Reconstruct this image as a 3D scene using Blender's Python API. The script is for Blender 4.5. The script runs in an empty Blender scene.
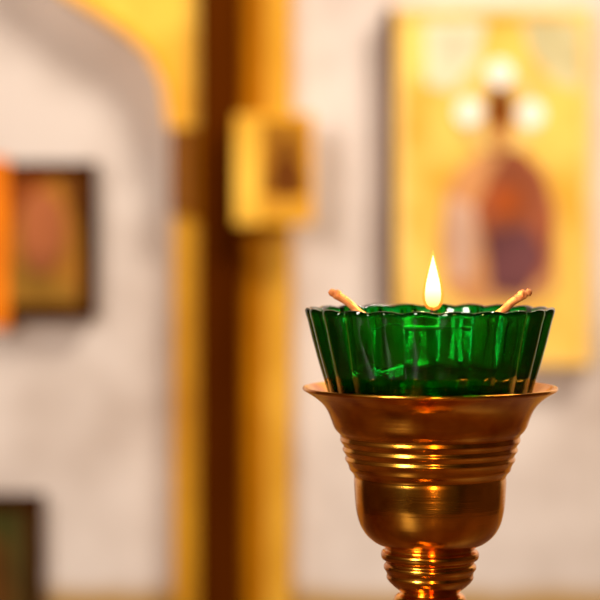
import bpy, bmesh, math, random
from mathutils import Vector
random.seed(3)
S=0.00032; ZC=1.05; DF=0.64; FP=2000.0
scene=bpy.context.scene
scene.view_settings.view_transform='Standard'

def mat(name,col,rough=0.5,metal=0.0,**kw):
    m=bpy.data.materials.new(name); m.use_nodes=True
    b=m.node_tree.nodes['Principled BSDF']
    b.inputs['Base Color'].default_value=(*col,1)
    b.inputs['Roughness'].default_value=rough
    b.inputs['Metallic'].default_value=metal
    for k,v in kw.items(): b.inputs[k.replace('_',' ')].default_value=v
    return m
def mottled(name,c1,c2,scale=3,rough=0.7,metal=0.0,lo=0.35,hi=0.65,stretch=(1,1,1),spec=0.2):
    m=mat(name,c1,rough,metal); nt=m.node_tree; b=nt.nodes['Principled BSDF']
    b.inputs['Specular IOR Level'].default_value=spec
    tc=nt.nodes.new('ShaderNodeTexCoord'); mp=nt.nodes.new('ShaderNodeMapping'); n=nt.nodes.new('ShaderNodeTexNoise'); r=nt.nodes.new('ShaderNodeValToRGB')
    mp.inputs['Scale'].default_value=stretch
    n.inputs['Scale'].default_value=scale; n.inputs['Detail'].default_value=6
    r.color_ramp.elements[0].position=lo; r.color_ramp.elements[1].position=hi
    r.color_ramp.elements[0].color=(*c1,1); r.color_ramp.elements[1].color=(*c2,1)
    nt.links.new(tc.outputs['Object'],mp.inputs[0]); nt.links.new(mp.outputs[0],n.inputs['Vector'])
    nt.links.new(n.outputs['Fac'],r.inputs[0]); nt.links.new(r.outputs[0],b.inputs['Base Color'])
    return m
def add(name,me,m,parent=None,smooth=False):
    o=bpy.data.objects.new(name,me); scene.collection.objects.link(o)
    if m: me.materials.append(m)
    if smooth:
        for p in me.polygons: p.use_smooth=True
    if parent: o.parent=parent
    return o
def empty(name):
    o=bpy.data.objects.new(name,None); scene.collection.objects.link(o); o.empty_display_size=0.02; return o
def box(name,x0,x1,y0,y1,z0,z1,m,parent=None,bev=0):
    bm=bmesh.new(); bmesh.ops.create_cube(bm,size=1)
    for v in bm.verts:
        v.co=Vector(((x0+x1)/2+v.co.x*(x1-x0),(y0+y1)/2+v.co.y*(y1-y0),(z0+z1)/2+v.co.z*(z1-z0)))
    if bev: bmesh.ops.bevel(bm,geom=bm.edges[:],offset=bev,segments=3,affect='EDGES')
    me=bpy.data.meshes.new(name); bm.to_mesh(me); bm.free()
    return add(name,me,m,parent)
def lathe(name,prof,cx,cy,m,parent=None,seg=160,mod=None):
    bm=bmesh.new(); rows=[]
    for k,(r,z) in enumerate(prof):
        if r<1e-6: rows.append([bm.verts.new((cx,cy,z))]); continue
        row=[]
        for i in range(seg):
            t=2*math.pi*i/seg
            rr,zz=(r,z) if mod is None else mod(k,r,z,t)
            row.append(bm.verts.new((cx+rr*math.cos(t),cy+rr*math.sin(t),zz)))
        rows.append(row)
    for a,b in zip(rows,rows[1:]):
        for i in range(seg):
            j=(i+1)%seg
            if len(a)==1: bm.faces.new((a[0],b[i],b[j]))
            elif len(b)==1: bm.faces.new((a[i],a[j],b[0]))
            else: bm.faces.new((a[i],a[j],b[j],b[i]))
    bmesh.ops.recalc_face_normals(bm,faces=bm.faces[:])
    me=bpy.data.meshes.new(name); bm.to_mesh(me); bm.free()
    return add(name,me,m,parent,True)
def smoothprof(p,n=4):
    out=[]
    for i in range(len(p)-1):
        p0=p[max(i-1,0)];p1=p[i];p2=p[i+1];p3=p[min(i+2,len(p)-1)]
        for k in range(n):
            t=k/n
            out.append(tuple(0.5*((2*p1[a])+(-p0[a]+p2[a])*t+(2*p0[a]-5*p1[a]+4*p2[a]-p3[a])*t*t+(-p0[a]+3*p1[a]-3*p2[a]+p3[a])*t**3) for a in (0,1)))
    out.append(p[-1]); return out
def pz(py): return ZC-(py-240)*S
def BX(px,y): return (px-300)*y/FP
def BZ(py,y): return ZC-(py-240)*y/FP
def poly(name,pts,y,th,m,parent=None,bev=0):
    bm=bmesh.new()
    vs=[bm.verts.new((BX(a,y),y,BZ(b,y))) for a,b in pts]
    f=bm.faces.new(vs)
    r=bmesh.ops.extrude_face_region(bm,geom=[f])
    for v in r['geom']:
        if isinstance(v,bmesh.types.BMVert): v.co.y+=th
    bmesh.ops.recalc_face_normals(bm,faces=bm.faces[:])
    me=bpy.data.meshes.new(name); bm.to_mesh(me); bm.free()
    return add(name,me,m,parent)
def rect(x0,x1,y0,y1): return [(x0,y0),(x1,y0),(x1,y1),(x0,y1)]
def ell(cx,cy,rx,ry,n=32): return [(cx+rx*math.cos(2*math.pi*i/n),cy+ry*math.sin(2*math.pi*i/n)) for i in range(n)]
def tube(name,pts,r,m,parent=None,radii=None):
    cu=bpy.data.curves.new(name,'CURVE'); cu.dimensions='3D'; cu.bevel_depth=r; cu.bevel_resolution=5; cu.use_fill_caps=True; cu.resolution_u=12
    sp=cu.splines.new('BEZIER'); sp.bezier_points.add(len(pts)-1)
    for i,p in enumerate(pts):
        bp=sp.bezier_points[i]; bp.co=p; bp.handle_left_type=bp.handle_right_type='AUTO'
        if radii: bp.radius=radii[i]
    o=bpy.data.objects.new(name,cu); scene.collection.objects.link(o)
    cu.materials.append(m)
    dg=bpy.context.evaluated_depsgraph_get(); me=bpy.data.meshes.new_from_object(o.evaluated_get(dg))
    bpy.data.objects.remove(o)
    return add(name,me,None,parent,True)

# ------------------------------------------------ room
YB=2.5
plaster=mottled('plaster',(0.52,0.43,0.38),(0.76,0.68,0.64),7,0.8,lo=0.25,hi=0.6)
nt=plaster.node_tree; b=nt.nodes['Principled BSDF']
src=b.inputs['Base Color'].links[0].from_socket
tc=nt.nodes.new('ShaderNodeTexCoord'); sx=nt.nodes.new('ShaderNodeSeparateXYZ'); n2=nt.nodes.new('ShaderNodeTexNoise'); n2.inputs['Scale'].default_value=9
ad=nt.nodes.new('ShaderNodeMath'); ad.operation='MULTIPLY_ADD'; ad.inputs[1].default_value=0.03
mr=nt.nodes.new('ShaderNodeMapRange'); zd=BZ(590,YB)+0.015
mr.inputs['From Min'].default_value=zd+0.012; mr.inputs['From Max'].default_value=zd-0.012
mx=nt.nodes.new('ShaderNodeMixRGB'); mx.inputs[2].default_value=(0.45,0.26,0.06,1)
nt.links.new(tc.outputs['Object'],sx.inputs[0]); nt.links.new(tc.outputs['Object'],n2.inputs['Vector'])
nt.links.new(n2.outputs['Fac'],ad.inputs[0]); nt.links.new(sx.outputs['Z'],ad.inputs[2])
nt.links.new(ad.outputs[0],mr.inputs['Value']); nt.links.new(mr.outputs[0],mx.inputs[0]); nt.links.new(src,mx.inputs[1]); nt.links.new(mx.outputs[0],b.inputs['Base Color'])
sidew=mottled('side_paint',(0.04,0.02,0.008),(0.08,0.035,0.012),3,0.8)
box('wall_back',-2.2,2.2,YB,YB+0.1,0,2.8,plaster)
box('wall_left',-2.3,-2.2,-2.0,YB+0.1,0,2.8,sidew)
box('wall_right',2.2,2.3,-2.0,YB+0.1,0,2.8,sidew)
box('floor',-2.3,2.3,-2.0,YB+0.1,-0.1,0,mottled('floor_wood',(0.07,0.03,0.012),(0.13,0.05,0.02),3,0.5,stretch=(8,1,1)))
box('ceiling',-2.3,2.3,-2.0,YB+0.1,2.8,2.9,sidew)

gold=mottled('gilt_wood',(0.62,0.26,0.004),(0.88,0.44,0.015),6,0.55,0.0)
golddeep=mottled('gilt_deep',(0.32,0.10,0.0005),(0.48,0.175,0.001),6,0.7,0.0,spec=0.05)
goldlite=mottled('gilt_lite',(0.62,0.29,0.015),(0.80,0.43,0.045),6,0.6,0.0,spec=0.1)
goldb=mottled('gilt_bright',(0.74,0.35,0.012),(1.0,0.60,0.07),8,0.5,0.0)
brown=mottled('dark_wood',(0.050,0.009,0.0003),(0.085,0.018,0.0006),4,0.95,stretch=(6,6,0.6),spec=0.0)
midbrown=mottled('mid_wood',(0.16,0.05,0.010),(0.24,0.09,0.015),8,0.8,spec=0.03)

# ------------------------------------------------ pilaster of the icon screen
pil=empty('gilded_pilaster')
def vbox(name,px0,px1,yf,m,py0=None,py1=None):
    z1=2.8 if py0 is None else BZ(py0,yf); z0=0 if py1 is None else BZ(py1,yf)
    return box(name,BX(px0,yf),BX(px1,yf),yf,YB,z0,z1,m,pil,0.002)
vbox('back_board',172,292,2.485,goldlite)
vbox('shaft_left',177,199,2.46,gold,216)
vbox('shaft_centre',199,241,2.43,brown)
vbox('shaft_right',241,264,2.455,golddeep)
vbox('shaft_edge',264,291,2.465,goldlite)
vbox('capital',170,192,2.45,midbrown,128,214)
vbox('capital_top',190,200,2.455,golddeep,0,222)
poly('arch_spandrel',[(20,-40),(62,-6),(95,14),(125,34),(148,56),(162,84),(168,128),(199,128),(199,-120),(20,-120)],2.45,0.05,goldb,pil)
poly('arch_moulding',[(20,-40),(62,-6),(95,14),(125,34),(148,56),(162,84),(168,128),(172,128),(167,82),(153,52),(129,28),(97,7),(63,-13),(20,-49)],2.44,0.01,gold,pil)

# ------------------------------------------------ icons
def icon(name,x0,x1,y0,y1,yf,frame_m,fw,fd,panel_m):
    e=empty(name)
    poly('frame_left',rect(x0,x0+fw,y0,y1),yf,fd,frame_m,e); poly('frame_right',rect(x1-fw,x1,y0,y1),yf,fd,frame_m,e)
    poly('frame_top',rect(x0+fw,x1-fw,y0,y0+fw),yf,fd,frame_m,e); poly('frame_bottom',rect(x0+fw,x1-fw,y1-fw,y1),yf,fd,frame_m,e)
    poly('panel',rect(x0+fw,x1-fw,y0+fw,y1-fw),yf+0.004,fd-0.004,panel_m,e)
    return e
def P(n,c,r=0.8): return mottled(n,tuple(x*0.8 for x in c),tuple(min(1,x*1.15) for x in c),20,r,spec=0.05)
YI=2.46
ic=icon('framed_saint_icon',396,592,8,366,YI,mottled('pale_gilt',(0.80,0.50,0.12),(0.96,0.68,0.24),10),8,0.04,mottled('icon_gold',(0.72,0.38,0.035),(1.0,0.68,0.16),9,0.4))
box('frame_side',BX(386,YI),BX(396,YI),YI+0.002,YB,BZ(366,YI),BZ(8,YI),brown,ic)
k=YI+0.003
poly('sky_left',[(424,22),(486,20),(478,60),(452,92),(426,84)],k,0.001,P('i_grey',(0.78,0.69,0.48)),ic)
poly('sky_right',[(522,20),(580,22),(582,90),(556,84),(530,52)],k,0.001,P('i_grey2',(0.62,0.55,0.30)),ic)
poly('halo',ell(500,108,44,46),k-0.001,0.001,P('i_halo',(0.80,0.54,0.17)),ic)
poly('robe',[(482,150),(520,150),(542,168),(556,205),(556,286),(540,300),(470,306),(446,290),(440,240),(446,190),(462,166)],k-0.001,0.001,P('i_rose',(0.60,0.28,0.11)),ic)
poly('mantle',[(506,150),(524,152),(544,176),(554,216),(550,270),(520,296),(490,276),(484,240),(476,206),(490,176)],k-0.002,0.001,P('i_purple',(0.32,0.09,0.04)),ic)
poly('sleeve',[(450,196),(474,206),(478,244),(470,282),(452,280),(446,236)],k-0.002,0.001,P('i_pink',(0.64,0.40,0.29)),ic)
poly('book',rect(490,522,186,216),k-0.003,0.001,P('i_book',(0.42,0.09,0.02)),ic)
poly('cloak_fold',[(486,232),(530,226),(546,258),(524,296),(490,290)],k-0.003,0.001,P('i_fold',(0.15,0.055,0.06)),ic)
poly('face',ell(500,112,14,28),k-0.002,0.001,P('i_face',(0.20,0.05,0.005)),ic)
poly('beard',ell(500,138,10,13),k-0.003,0.001,P('i_beard',(0.50,0.22,0.06)),ic)
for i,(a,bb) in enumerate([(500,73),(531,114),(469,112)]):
    poly('halo_glint_%d'%(i+1),ell(a,bb,13,13),k-0.004,0.002,mat('glint_white',(1,0.98,0.92),0.3),ic)  # white discs painted in as blurred light reflections on the icon
YS=2.395
si=empty('small_gilded_icon')
poly('panel',rect(235,313,114,224),YS,0.03,gold,si)
poly('border_left',rect(235,260,114,224),YS-0.004,0.004,goldb,si)
poly('painted_field',rect(262,308,120,196),YS-0.002,0.002,P('s_field',(0.40,0.17,0.015)),si)
poly('figure',[(272,196),(270,168),(278,158),(278,142),(286,134),(294,142),(294,158),(303,168),(303,196)],YS-0.004,0.002,P('s_fig',(0.14,0.04,0.005)),si)
poly('lower_band',rect(262,308,200,216),YS-0.003,0.003,P('s_band',(0.70,0.34,0.035)),si)
poly('mount',rect(248,262,130,210),YS+0.03,0.0295,brown,si)
frd=mottled('frame_dark',(0.022,0.005,0.001),(0.045,0.011,0.002),8,0.95,spec=0.0)
li=icon('framed_portrait_icon',-70,94,162,318,2.46,frd,13,0.04,P('l_panel',(0.38,0.16,0.022)))
poly('gilt_band',rect(-12,8,158,328),2.457,0.003,P('l_orange',(1.0,0.24,0.01)),li)
poly('portrait_head',[(22,206),(34,190),(50,192),(62,208),(66,236),(58,262),(44,276),(28,268),(20,240)],2.459,0.004,P('l_head',(0.38,0.12,0.045)),li)
poly('portrait_shoulder',[(9,262),(30,258),(50,276),(72,284),(80,303),(9,303)],2.461,0.002,P('l_sh',(0.28,0.14,0.02)),li)
poly('portrait_corner',[(60,177),(80,177),(80,230),(72,206)],2.461,0.002,P('l_c',(0.18,0.06,0.01)),li)
poly('portrait_sky',[(8,177),(60,177),(40,186),(22,200),(8,240)],2.461,0.002,P('l_s',(0.24,0.055,0.01)),li)
bi=icon('framed_dark_icon',-90,40,497,640,2.46,frd,12,0.04,P('b_panel',(0.05,0.045,0.01)))
poly('painted_figure',[(-60,625),(-50,560),(-20,525),(6,545),(16,600),(16,625)],2.461,0.002,P('b_fig',(0.10,0.04,0.008)),bi)
poly('painted_border',rect(21,26,512,626),2.461,0.002,P('b_b',(0.12,0.07,0.02)),bi)

# ------------------------------------------------ table below frame
CX=(430-300)*S; CY=DF
ZT=ZC-0.25
tb=empty('wooden_table')
tw=mottled('table_wood',(0.05,0.018,0.006),(0.09,0.035,0.01),3,0.4,stretch=(1,8,1))
box('top',-0.45,0.55,0.30,1.05,ZT-0.03,ZT,tw,tb,0.004)
for i,(a,c) in enumerate([(-0.4,0.35),(0.5,0.35),(-0.4,1.0),(0.5,1.0)]):
    box('leg_%d'%(i+1),a-0.025,a+0.025,c-0.025,c+0.025,0,ZT-0.03,tw,tb,0.003)

# ------------------------------------------------ brass holder
brass=mat('brass',(0.80,0.36,0.07),0.19,1.0)
nt=brass.node_tree; b=nt.nodes['Principled BSDF']
tc=nt.nodes.new('ShaderNodeTexCoord'); mp=nt.nodes.new('ShaderNodeMapping'); mp.inputs['Scale'].default_value=(20,20,1500)
n=nt.nodes.new('ShaderNodeTexNoise'); n.inputs['Scale'].default_value=1.0; n.inputs['Detail'].default_value=3
bp=nt.nodes.new('ShaderNodeBump'); bp.inputs['Strength'].default_value=0.12; bp.inputs['Distance'].default_value=0.0004
nt.links.new(tc.outputs['Object'],mp.inputs[0]); nt.links.new(mp.outputs[0],n.inputs['Vector']); nt.links.new(n.outputs['Fac'],bp.inputs['Height']); nt.links.new(bp.outputs[0],b.inputs['Normal'])
n3=nt.nodes.new('ShaderNodeTexNoise'); n3.inputs['Scale'].default_value=70; n3.inputs['Detail'].default_value=6
cr=nt.nodes.new('ShaderNodeValToRGB'); cr.color_ramp.elements[0].color=(0.55,0.17,0.010,1); cr.color_ramp.elements[1].color=(0.95,0.44,0.05,1)
cr.color_ramp.elements[0].position=0.35; cr.color_ramp.elements[1].position=0.58
nt.links.new(tc.outputs['Object'],n3.inputs['Vector']); nt.links.new(n3.outputs['Fac'],cr.inputs[0]); nt.links.new(cr.outputs[0],b.inputs['Base Color'])
inner=[(0,458),(55,458),(72,454),(82,440),(90,424),(97,414),(105,404),(115,395),(122,389),(125.5,386.5)]
outer=[(127,387),(127,389.5),(122,392.5),(115,397),(108,403),(103,410),(99.5,418),(97,425),(94,430),(91,433),
 (89.5,436),(90,440),(88,443),(86.5,446),(87.5,449.5),(85.5,452.5),(84,455.5),(85,459),(83,462),(81.5,465),(80.5,469),(77.5,472.5),
 (75.8,476),(76,481),(75.5,492),(74.5,505),(72.5,516),(69.5,525),(64,534),(56,541),(48,545),(44.5,547.5),(45,549.5),(48,551),(49,554),(48,558),(45,560),(44,562.5),(46,565),(46,568),(44,571),(43,574),(43.5,577),(41,581),(37,585),(32,589),(29,591.5),(30,593),(34,595),(36,598),(36,602),(31,606),
 (22,612),(17,625),(14,660),(12,760),(13,860),(16,900),(24,915),(26,925),(20,935),(22,945),(40,965),(80,985),(118,998),(128,1006),(130,1014),(128,1021.2),(0,1021.2)]
prof=[(r*S,pz(y)) for r,y in smoothprof(inner+outer,4)]
lathe('brass_lamp_stand',prof,CX,CY,brass)

# ------------------------------------------------ green glass cup
cup=empty('green_glass_votive_cup')
glass=bpy.data.materials.new('green_glass'); glass.use_nodes=True
nt=glass.node_tree; b=nt.nodes['Principled BSDF']
b.inputs['Base Color'].default_value=(0.25,0.85,0.45,1); b.inputs['Roughness'].default_value=0.03
b.inputs['Transmission Weight'].default_value=1.0; b.inputs['IOR'].default_value=1.52
tr=nt.nodes.new('ShaderNodeBsdfTranslucent'); tr.inputs[0].default_value=(0.0,0.35,0.06,1)
ms=nt.nodes.new('ShaderNodeMixShader'); ms.inputs[0].default_value=0.03
out=nt.nodes['Material Output']
nt.links.new(b.outputs[0],ms.inputs[1]); nt.links.new(tr.outputs[0],ms.inputs[2]); nt.links.new(ms.outputs[0],out.inputs['Surface'])
va=nt.nodes.new('ShaderNodeVolumeAbsorption'); va.inputs['Color'].default_value=(0,0.87,0.60,1); va.inputs['Density'].default_value=3300
nt.links.new(va.outputs[0],out.inputs['Volume'])
NF=22
gp=[(0,449),(50,449),(66,447),(78,438),(86,425),(94,410),(101,396),(106,380),(112,360),(117.5,340),(122,322),(124.5,314),(125,310.5),
    (123.5,308.5),(120,308.5),(117.5,311),(115.5,318),(110,338),(104,358),(98,374),(93,381),(84,385),(60,387),(30,388),(0,388)]
def gmod(k,r,z,t):
    y=240-(z-ZC)/S
    c=abs(math.cos(NF*t/2)); up=max(0,min(1,(440-y)/110))
    outer_=k<=NO
    a=0.045 if outer_ else 0.014
    rr=r*(1-a*up*(1-c))
    lift=max(0,min(1,(326-y)/14))
    return rr, z+S*(2.2*(c-0.6))*lift
sp=smoothprof(gp,3); NO=12*3+2
lathe('glass',[(max(0,r)*S,pz(y)) for r,y in sp],CX,CY,glass,cup,seg=NF*16,mod=gmod)
wickm=mottled('waxed_cotton',(0.42,0.12,0.03),(0.70,0.29,0.10),500,0.6)
dk=mat('charred_wick',(0.03,0.02,0.015),0.8)
flx=CX+2*S
lathe('float_disc',[(0,pz(330)),(20*S,pz(330)),(22*S,pz(327)),(20*S,pz(324)),(6*S,pz(322)),(5*S,pz(314)),(0,pz(313))],flx,CY,wickm,cup,48)
tube('wick',[(flx,CY,pz(318)),(flx,CY,pz(308)),(flx+1.5*S,CY,pz(300))],1.6*S,dk,cup)
for sgn,n in ((-1,'left'),(1,'right')):
    tube('wire_'+n,[(flx+sgn*18*S,CY,pz(328)),(CX+sgn*45*S,CY,pz(326)),(CX+sgn*68*S,CY,pz(315))],0.9*S,dk,cup)
    tube('holder_arm_'+n,[(CX+sgn*62*S,CY,pz(318)),(CX+sgn*72*S,CY,pz(311.5)),(CX+sgn*81*S,CY-1*S,pz(303)),(CX+sgn*93*S,CY-2*S,pz(295))],3.9*S,wickm,cup,[0.8,1,1,1.15])
    for j,(dx,yy) in enumerate([(93,294.5),(98,292.5),(86,299)]):
        bm=bmesh.new(); bmesh.ops.create_icosphere(bm,subdivisions=3,radius=(5.0 if j==0 else 3.9)*S)
        for v in bm.verts: v.co=v.co*(1+0.12*math.sin(v.co.x*9000)*math.cos(v.co.z*8000))+Vector((CX+sgn*dx*S,CY-2*S,pz(yy)))
        me=bpy.data.meshes.new('k'); bm.to_mesh(me); bm.free(); add('wick_knot_%s_%d'%(n,j+1),me,wickm,cup,True)
def flame_prof(w,y0,y1):
    out=[]
    N=28
    for i in range(N+1):
        t=i/N
        r=w*(math.sin(math.pi*min(1,t**0.55))**0.9)*(1-0.25*t) if 0<t<1 else 0
        out.append((r*S,pz(y0+(y1-y0)*t)))
    return out
def emis(name,stops,strength,alpha=None,z0=0,z1=1):
    m=bpy.data.materials.new(name); m.use_nodes=True; nt=m.node_tree; nt.nodes.clear()
    o=nt.nodes.new('ShaderNodeOutputMaterial'); e=nt.nodes.new('ShaderNodeEmission'); e.inputs[1].default_value=strength
    tc=nt.nodes.new('ShaderNodeTexCoord'); s=nt.nodes.new('ShaderNodeSeparateXYZ'); mr=nt.nodes.new('ShaderNodeMapRange'); cr=nt.nodes.new('ShaderNodeValToRGB')
    mr.inputs['From Min'].default_value=z0; mr.inputs['From Max'].default_value=z1
    els=cr.color_ramp.elements
    while len(els)<len(stops): els.new(0.5)
    for el,(p,c) in zip(els,stops): el.position=p; el.color=(*c,1)
    L=nt.links.new
    L(tc.outputs['Object'],s.inputs[0]); L(s.outputs['Z'],mr.inputs['Value']); L(mr.outputs[0],cr.inputs[0]); L(cr.outputs[0],e.inputs[0])
    if alpha is None: L(e.outputs[0],o.inputs[0])
    else:
        t=nt.nodes.new('ShaderNodeBsdfTransparent'); mx=nt.nodes.new('ShaderNodeMixShader'); mx.inputs[0].default_value=alpha
        L(t.outputs[0],mx.inputs[1]); L(e.outputs[0],mx.inputs[2]); L(mx.outputs[0],o.inputs[0])
    return m
fm=emis('flame_core',[(0,(1,0.35,0.05)),(0.2,(1,0.62,0.2)),(0.45,(1,0.85,0.45)),(1,(1,0.8,0.35))],6.0,None,pz(308),pz(254))
fo=emis('flame_shell',[(0,(1,0.22,0.02)),(0.5,(1,0.42,0.04)),(1,(1,0.5,0.08))],1.6,0.5,pz(310),pz(250))
fl=empty('candle_flame'); fl.parent=cup
lathe('flame_core',flame_prof(8.5,308,255),flx+S,CY,fm,fl,48)
lathe('flame_shell',flame_prof(11.5,311,249),flx+S,CY,fo,fl,48)
ld=bpy.data.lights.new('flame_light','POINT'); ld.energy=0.9; ld.color=(1,0.58,0.24); ld.shadow_soft_size=0.004
lo=bpy.data.objects.new('flame_light',ld); lo.location=(flx,CY,pz(285)); scene.collection.objects.link(lo); lo.parent=fl

# ------------------------------------------------ lights
def area(name,loc,target,size,e,col,sy=None):
    l=bpy.data.lights.new(name,'AREA'); l.energy=e; l.color=col; l.size=size
    if sy: l.shape='RECTANGLE'; l.size_y=sy
    o=bpy.data.objects.new(name,l); o.location=loc
    o.rotation_euler=(Vector(target)-Vector(loc)).to_track_quat('-Z','Y').to_euler(); scene.collection.objects.link(o)
area('left_fill_light',(-1.3,-1.0,1.9),(0,2.4,1.0),0.5,76,(1,0.90,0.79),1.2)  # unseen area light added at left for the wall and brass reflections
area('brass_streak_light',(0.10,-1.6,1.25),(0.04,0.64,1.0),0.12,20,(1,0.50,0.16),0.9)  # unseen strip light added behind the camera for the streak on the brass
area('wall_fill_light',(0.9,1.2,2.6),(0.3,2.4,1.0),0.6,54,(1,0.88,0.72))  # unseen overhead area light added to brighten the back wall
w=bpy.data.worlds.new('world'); scene.world=w; w.use_nodes=True
w.node_tree.nodes['Background'].inputs[0].default_value=(1,0.6,0.3,1); w.node_tree.nodes['Background'].inputs[1].default_value=0.03

cam=bpy.data.cameras.new('camera'); co=bpy.data.objects.new('camera',cam); scene.collection.objects.link(co)
co.location=(0,0,ZC); co.rotation_euler=(math.pi/2,0,0)
cam.lens=120; cam.sensor_width=36; cam.shift_y=-0.1; cam.clip_start=0.01
cam.dof.use_dof=True; cam.dof.focus_distance=DF-0.02; cam.dof.aperture_fstop=10
scene.camera=co
